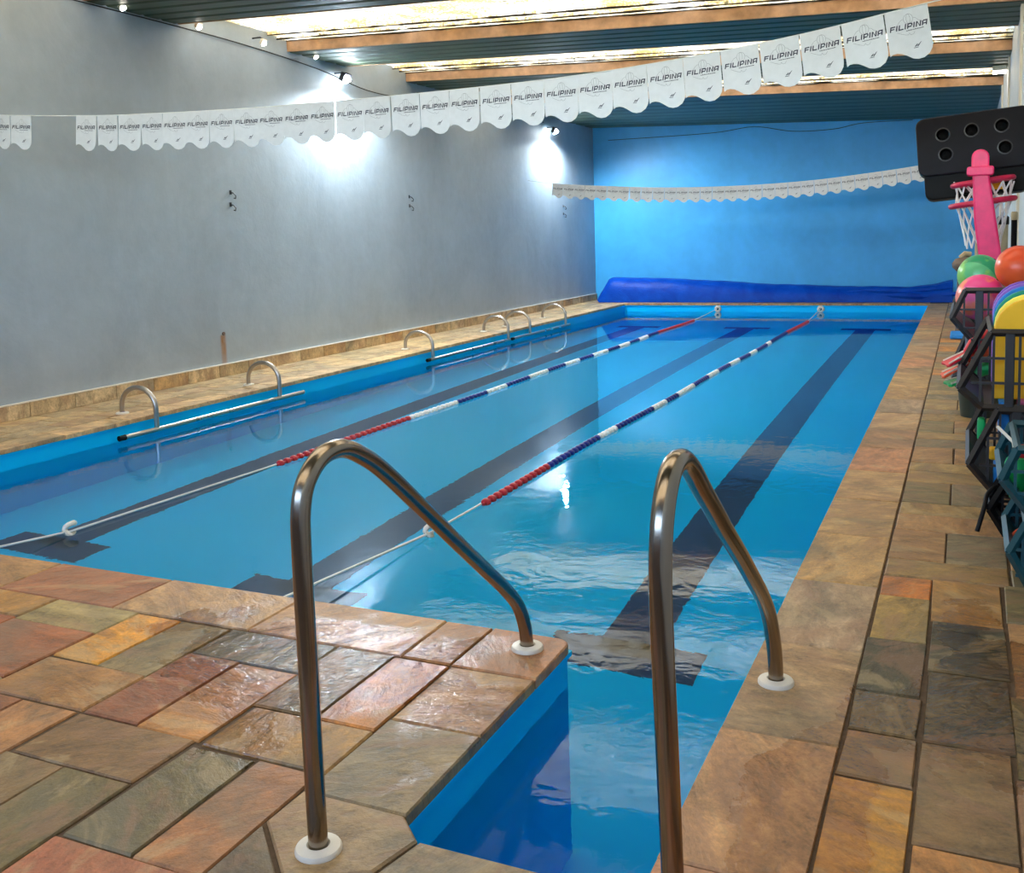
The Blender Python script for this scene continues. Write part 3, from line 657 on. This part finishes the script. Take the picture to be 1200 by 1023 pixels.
# ------------------------------------------------------------------ storage crates by the right wall
def bar(mb, a, b, r=.011):
    mb.tube([a, b], r*1.25, 4)
def crate(label, mat, y0, y1, xn, zn, dxt, zt, dxb, zb, xw, slats=7, legs=0., group='storage crates along the right wall'):
    t = thing('crate', label, 'crate', (xn, y0, zb), group)
    N, T, TB, BB, B = (0, zn-zb), (dxt, zt-zb), (xw-xn, zt-zb), (xw-xn, 0), (dxb, 0); L = y1-y0
    prof = [N, T, TB, BB, B]
    for yy, nm in ((0, 'side_panel'), (L, 'side_panel')):
        mb = MB()
        for i in range(5):
            a, b = prof[i], prof[(i+1) % 5]; bar(mb, (a[0], yy, a[1]), (b[0], yy, b[1]), .0125)
        xs = [dxt*.45+(xw-xn-dxt*.45)*(k+.5)/slats for k in range(slats)]
        for x in xs:
            ztop = (N[1]+(T[1]-N[1])*x/dxt) if x < dxt else T[1]
            zlo = (N[1]*(1-x/dxb)) if x < dxb else 0.
            mb.box((x-.005, yy-.004, zlo), (x+.005, yy+.004, ztop))
        for zz in (.33, .66):
            z_ = zz*T[1]; mb.box((dxt*.35, yy-.005, z_-.005), (xw-xn, yy+.005, z_+.005))
        mb.build(nm, mat, t)
        MB().box((dxt+.05, yy-.012, -legs), (dxt+.085, yy+.012, T[1])).build('post', mat, t, bevel=.004)
        if legs: MB().box((xw-xn-.04, yy-.012, -legs), (xw-xn-.005, yy+.012, T[1])).build('post', mat, t, bevel=.004)
    fp = MB(); q = [(0, 0, N[1]), (0, L, N[1]), (dxb, L, 0), (dxb, 0, 0)]
    o = .008; fp.add(q+[(x+o, y_, z+o*.6) for x, y_, z in q], [(0, 1, 2, 3), (7, 6, 5, 4), (0, 4, 5, 1), (1, 5, 6, 2), (2, 6, 7, 3), (3, 7, 4, 0)])
    fp.build('front_panel', mat, t)
    rl = MB(); bar(rl, (0, 0, N[1]), (0, L, N[1]), .012); rl.build('front_rail', mat, t)
    rl = MB(); bar(rl, (dxt, 0, T[1]), (dxt, L, T[1]), .010); rl.build('top_rail', mat, t)
    MB().box((dxb, 0, -.004), (xw-xn, L, .006)).build('bottom_panel', mat, t)
    MB().box((xw-xn-.008, 0, 0), (xw-xn, L, T[1])).build('back_panel', mat, t)
    return t
XW = WR-.012
crate('teal crate nearest the camera, bottom one on the paving', M['tealbin'], 3.645, 4.09, .144, .197, .05, .30, .09, .03, XW, 6, .03)
crate('teal crate holding a red bottle, upper of the two teal ones', M['tealbin'], 3.69, 4.16, .118, .433, .045, .54, .09, .315, XW, 6)
crate('low black crate with a strap hanging out, next to the teal crates', M['black'], 4.25, 4.432, .094, .18, .055, .285, .06, .08, XW, 6, .08)
crate('dark brown crate holding blue and pink foam blocks', M['dark'], 4.72-.28, 5.15, .018, .314, .105, .541, .095, .20, XW, 7, .20)
crate('dark brown crate holding the upright kickboards', M['dark'], 4.46, 5.16, -.021, .625, .114, .855, .085, .548, XW, 7)
crate('dark grey crate filled with play balls', M['darkgrey'], 5.78, 6.78, -.072, .80, .065, .945, .13, .65, XW, 7)
crate('dark grey crate under the one with the balls', M['darkgrey'], 5.80, 6.76, -.06, .46, .065, .62, .13, .32, XW, 7, .32)

def kickboard(label, y, mat, zt, x=.245, w_=.28, z0=.565):
    pts = [(x-w_/2, z0), (x+w_/2, z0)]; r = w_/2
    for i in range(13):
        a = PI*i/12; pts.append((x+r*math.cos(a), zt-r*.95+r*.95*math.sin(a)))
    o = MB().prism([(p[0]-x, p[1]-z0) for p in pts], 'y', -.017, .017).build('kickboard', mat, None, (x, y, z0), bevel=.006)
    tag(o, label, 'kickboard', 'kickboards in the brown crate')
kickboard('yellow arched kickboard at the front of the crate', 4.60, M['yellow'], .985)
kickboard('pale yellow rimmed kickboard behind the yellow one', 4.645, M['lemon'], 1.0)
kickboard('green arched kickboard in the middle of the crate', 4.74, M['green'], 1.012)
kickboard('blue arched kickboard behind the green one', 4.84, M['fblue'], 1.022)
kickboard('lilac arched kickboard behind the blue one', 4.94, M['lilac'], 1.03)
kickboard('purple arched kickboard at the back of the crate', 5.02, M['purple'], 1.035)

def ball(name, label, c, r, mat):
    bm = bmesh.new(); bmesh.ops.create_icosphere(bm, subdivisions=4, radius=r); me = bpy.data.meshes.new(name); bm.to_mesh(me); bm.free()
    me.materials.append(mat); me.polygons.foreach_set('use_smooth', [True]*len(me.polygons))
    o = link(name, me, None, c); o.rotation_euler = (.6, .4, .9); tag(o, label, 'ball', 'play balls in the grey crate')
    MB().lathe([(.008, 0), (.006, .002), (.002, .003)], 8).build('valve', M['black'], o, (0, 0, r-.001))
ball('ball', 'green patterned play ball in front of the pink hoop post', (.062, 6.30, 1.0), .118, M['gball'])
ball('ball', 'pink and orange play ball at the front of the grey crate', (.065, 5.98, .895), .125, M['pball'])
ball('ball', 'orange play ball on the right by the pale wall', (.248, 5.93, 1.055), .118, M['oball'])
ball('ball', 'pale ball low in the grey crate behind the slats', (.15, 5.90, .732), .07, M['white'])

def block(name, label, cat, a, b, mat, bev=.008, group=None):
    c = ((a[0]+b[0])/2, (a[1]+b[1])/2, a[2])
    o = MB().box((a[0]-c[0], a[1]-c[1], 0), (b[0]-c[0], b[1]-c[1], b[2]-a[2])).build(name, mat, None, c, bevel=bev); tag(o, label, cat, group); return o
block('foam_block', 'blue foam block at the left in the brown crate', 'foam block', (.125, 4.50, .43), (.165, 4.62, .565), M['fblue'])
b2 = block('foam_block', 'pink foam block with a blue base in the brown crate', 'foam block', (.195, 4.52, .49), (.30, 4.64, .57), M['pinkfoam'])
MB().box((-.0525, -.06, -.06), (.0525, .06, 0)).build('blue_layer', M['fblue'], b2, bevel=.006)
block('sponge', 'green sponge at the front of the brown crate', 'sponge', (.05, 4.85, .33), (.085, 4.91, .43), M['lgreen'], .012)
block('sponge', 'yellow sponge low in the brown crate', 'sponge', (.09, 4.5, .32), (.13, 4.56, .37), M['yellow'], .012)
block('sponge', 'blue sponge lowest in the brown crate', 'sponge', (.11, 4.5, .215), (.135, 4.58, .31), M['fblue'], .01)

# bottle and stick in the teal crate
t = thing('bottle', 'red bottle with green cap lying on the teal crate', 'bottle', (.20, 3.85, .50))
MB().tube([(-.03, 0, 0), (-.025, 0, 0), (.0, 0, 0), (.06, 0, 0), (.075, 0, 0)], [.012, .024, .027, .022, .012], 14).build('body', M['redp'], t, (0, 0, 0), True)
MB().tube([(.075, 0, 0), (.10, 0, 0)], .014, 12).build('cap', M['lgreen'], t)
tag(MB().tube([(.105, 3.9, .575), (.155, 3.86, .53), (.18, 3.86, .42)], .006, 8).build('stick', M['white']), 'thin white stick leaning out of the upper teal crate', 'stick')
tag(MB().lathe([(.02, 0), (.035, .05), (.038, .12), (.03, .14)], 14, (.165, 3.83, .34)).build('cup', M['lgreen'], smooth=True), 'green and white cup in the upper teal crate', 'cup')
tag(MB().tube([(.035*math.cos(2*PI*i/16), .045*math.sin(2*PI*i/16), .02*math.cos(2*PI*i/16)) for i in range(16)], .009, 8, closed=True).build('dive_ring', M['orange'], None, (.2, 3.9, .2), True), 'orange dive ring lying in the lower teal crate', 'ring')
tag(MB().tube(smooth_path([(.05, 4.2, .10), (.075, 4.24, .19), (.085, 4.28, .23), (.12, 4.34, .25), (.14, 4.40, .2), (.12, 4.42, .14), (.10, 4.36, .17)], 5), .009, 8).build('strap', M['black'], smooth=True), 'black rubber strap hanging over the low black crate', 'strap')

# swim fins poking out behind the kickboard crate
def fin(label, c, rz, ry, m1, m2):
    t = thing('swim_fin', label, 'swim fin', c, 'swim fins by the brown crate'); t.rotation_euler = (0, ry, rz)
    pts = [(0, -.03), (.06, -.035), (.15, -.07), (.16, -.05), (.155, 0), (.16, .05), (.15, .07), (.06, .035), (0, .03)]
    MB().prism(pts, 'z', -.006, .006).build('blade', m1, t, bevel=.003)
    MB().tube([(-.14, 0, .01), (-.08, 0, .025), (0, 0, .02), (.05, 0, .008)], [.02, .034, .034, .012], 12).build('foot_pocket', m1, t, (0, 0, 0), True)
    for yy in (-.028, .028): MB().tube([(.02, yy, .008), (.145, yy*2, .008)], .005, 6).build('rib', m2, t)
fin('red swim fin with white ribs sticking out of the crate', (.04, 5.22, .70), PI+.25, .5, M['redp'], M['white'])
fin('orange swim fin below the red one', (.03, 5.27, .635), PI+.1, .5, M['orange'], M['white'])
fin('green swim fin beneath the orange one', (.06, 5.3, .565), PI+.25, .3, M['lgreen'], M['white'])

t = thing('bucket', 'dark green bucket on the paving behind the crates', 'bucket', (.07, 7.35, 0))
MB().lathe([(.10, 0), (.125, .24), (.135, .24), (.135, .26), (.115, .26), (.09, .02)], 20).build('body', M['dgreen'], t, (0, 0, 0), True)
MB().tube([(-.13, 0, .24), (-.1, -.03, .31), (0, -.04, .34), (.1, -.03, .31), (.13, 0, .24)], .005, 6).build('handle', M['hookm'], t)
o = block('kickboard', 'blue kickboard lying flat on the far right paving', 'kickboard', (-.17, 12.2, 0.003), (.13, 12.75, .045), M['fblue'], .012)
t = thing('pedestal', 'brown pedestal with a wider cap at the end of the pool cover', 'pedestal', (-.03, 13.2, 0))
MB().lathe([(.10, 0), (.095, .05), (.085, .1), (.085, .72)], 18).build('column', M['brown'], t, (0, 0, 0), True)
MB().lathe([(.09, .72), (.14, .77), (.145, .82), (.11, .87), (.02, .9)], 18).build('cap', M['brown'], t, (0, 0, 0), True)
MB().tube([(-.05, 0, .88), (.0, 0, .93), (.06, .02, .92)], .035, 8).build('cloth', M['beige'], t, (0, 0, 0), True)

def pole(label, x, y, r, z1, mat, cap):
    t = thing('pole', label, 'pole', (x, y, 0), 'poles behind the hoop')
    MB().lathe([(r, .072), (r, z1)], 14).build('shaft', mat, t, (0, 0, 0), True)
    MB().lathe([(r*1.15, 0), (r*1.15, .05), (r*.9, .06)], 14).build('cap', cap, t, (0, 0, z1), True)
pole('slim beige pole left of the pink hoop post', .06, 8.05, .016, 1.25, M['beige'], M['black'])
pole('thick beige pole with black cap right of the pink hoop post', .225, 8.0, .034, 1.28, M['beige'], M['black'])
pole('black pole with beige top beside the pale wall', .30, 8.1, .02, 1.31, M['black'], M['beige'])
crate('dark grey crate at the far end holding the poles', M['darkgrey'], 7.8, 8.35, -.01, .36, .065, .62, .1, .06, XW, 7, .06)

# ------------------------------------------------------------------ toy basketball hoop stored upside down
def hoop():
    t = thing('basketball_hoop', 'pink toy basketball hoop with black base turned upward', 'basketball hoop', (.07, 6.95, 0))
    x0, x1, zt, zb = -.365, .29, .42, 0.
    tilt = .075
    base = MB()
    def rr(x0, x1, z0, z1, r, n=4):
        p = []
        for cx_, cz, a0 in ((x1-r, z1-r, 0), (x0+r, z1-r, PI/2), (x0+r, z0+r, PI), (x1-r, z0+r, 1.5*PI)):
            for i in range(n+1): a = a0+PI/2*i/n; p.append((cx_+r*math.cos(a), cz+r*math.sin(a)))
        return p
    holes = [(-.21, .23), (-.045, .235), (.125, .24), (-.2, .105), (.135, .105)]
    b = MB().prism(rr(x0, x1, -.02, .345, .05), 'y', -.03, .16).build('base_tray', M['base'], t, (0, 0, 1.64), bevel=.01); b.rotation_euler = (-.06, -tilt, 0)
    rim = MB().prism(rr(x0+.03, x1-.03, -.17, .02, .045), 'y', .0, .16).build('base_rim', M['black'], t, (0, 0, 1.64), bevel=.01); rim.rotation_euler = (-.06, -tilt, 0)  # black here stands in for shading on the lower band of the base
    for hx, hz in holes:                 # cut the five cup holders into the tray
        bm = bmesh.new(); bm.from_mesh(b.data); cut = MB().lathe([(.037, -.02), (.037, 0), (.034, .03), (.028, .045)], 20).mesh('cut', None)
        co = link('cut', cut, None, (hx, -.03, hz)); co.rotation_euler = (-PI/2, 0, 0)
        md = b.modifiers.new('cup', 'BOOLEAN'); md.object = co; md.solver = 'EXACT'
        keep = b.matrix_basis.copy(); b.parent = None; b.matrix_basis = Matrix.Identity(4); bpy.context.view_layer.update()
        me = bpy.data.meshes.new_from_object(b.evaluated_get(bpy.context.evaluated_depsgraph_get()))
        b.modifiers.clear(); b.data = me; b.parent = t; b.matrix_basis = keep
        bpy.data.objects.remove(co); bm.free()
        q = MB().lathe([(.0365, -.004), (.033, -.032), (.026, -.044), (.012, -.038), (.001, -.036)], 20, caps=False).build('cup_shade', M['black'], b, (hx, -.03, hz), True); q.rotation_euler = (PI/2, 0, 0)  # black surface added inside the recess to stand in for its shade
        q = MB().lathe([(.044, 0), (.044, .004), (.037, .005), (.037, 0)], 24, caps=False).build('cup_rim', M['darkgrey'], b, (hx, -.0295, hz), True); q.rotation_euler = (PI/2, 0, 0)
    # post
    pts = [(-.01, .18), (.0, 1.0), (.03, 1.3), (.01, 1.55), (-.012, 1.66)]
    MB().prism([(.111, .668), (.12, 1.05), (.035, 1.6), (-.055, 1.6), (-.04, 1.3), (-.005, 1.05), (-.014, .668)], 'y', -.36, -.30).build('post', M['pink'], t, bevel=.012)
    MB().prism(rr(-.06, .036, 1.58, 1.73, .046), 'y', -.355, -.30).build('post_tip', M['pink'], t, bevel=.008)
    MB().prism(rr(-.085, .062, 1.575, 1.63, .015), 'y', -.375, -.285).build('collar', M['pink'], t, bevel=.008)
    MB().box((-.02, -.30, 1.52), (.02, -.03, 1.56)).build('arm', M['pinkd'], t, bevel=.006)
    for zc, r, nm in ((1.545, .165, 'hoop_ring'), (1.42, .175, 'hoop_ring')):
        MB().tube([(.005+r*math.cos(2*PI*i/32), -.185+.8*r*math.sin(2*PI*i/32)-.0, zc+.02*math.cos(2*PI*i/32)) for i in range(32)], .017, 10, closed=True).build(nm, M['pinkd'], t, (0, 0, 0), True)
    net = MB(); n = 14
    def npt(k, lev):
        rr_ = [.165, .15, .155, .135, .12, .105, .095][lev]; z = [1.54, 1.48, 1.42, 1.36, 1.29, 1.22, 1.15][lev]
        a = 2*PI*(k+.5*(lev % 2))/n; return (.01+rr_*math.cos(a), -.185+.8*rr_*math.sin(a), z+.012*math.sin(k*2.1+lev))
    for lev in range(6):
        for k in range(n):
            net.tube([npt(k, lev), npt(k, lev+1)], .0048, 4, False); net.tube([npt(k, lev), npt(k-1 if lev % 2 == 0 else k+1, lev+1)], .0048, 4, False)
    net.build('net', M['net'], t)
    MB().box((.05, -.05, 1.50), (.12, -.035, 1.545)).build('sticker', M['yellow'], t)
    MB().box((-.12, -.05, 1.49), (-.03, -.035, 1.55)).build('backboard_plate', M['darkgrey'], t)
hoop()
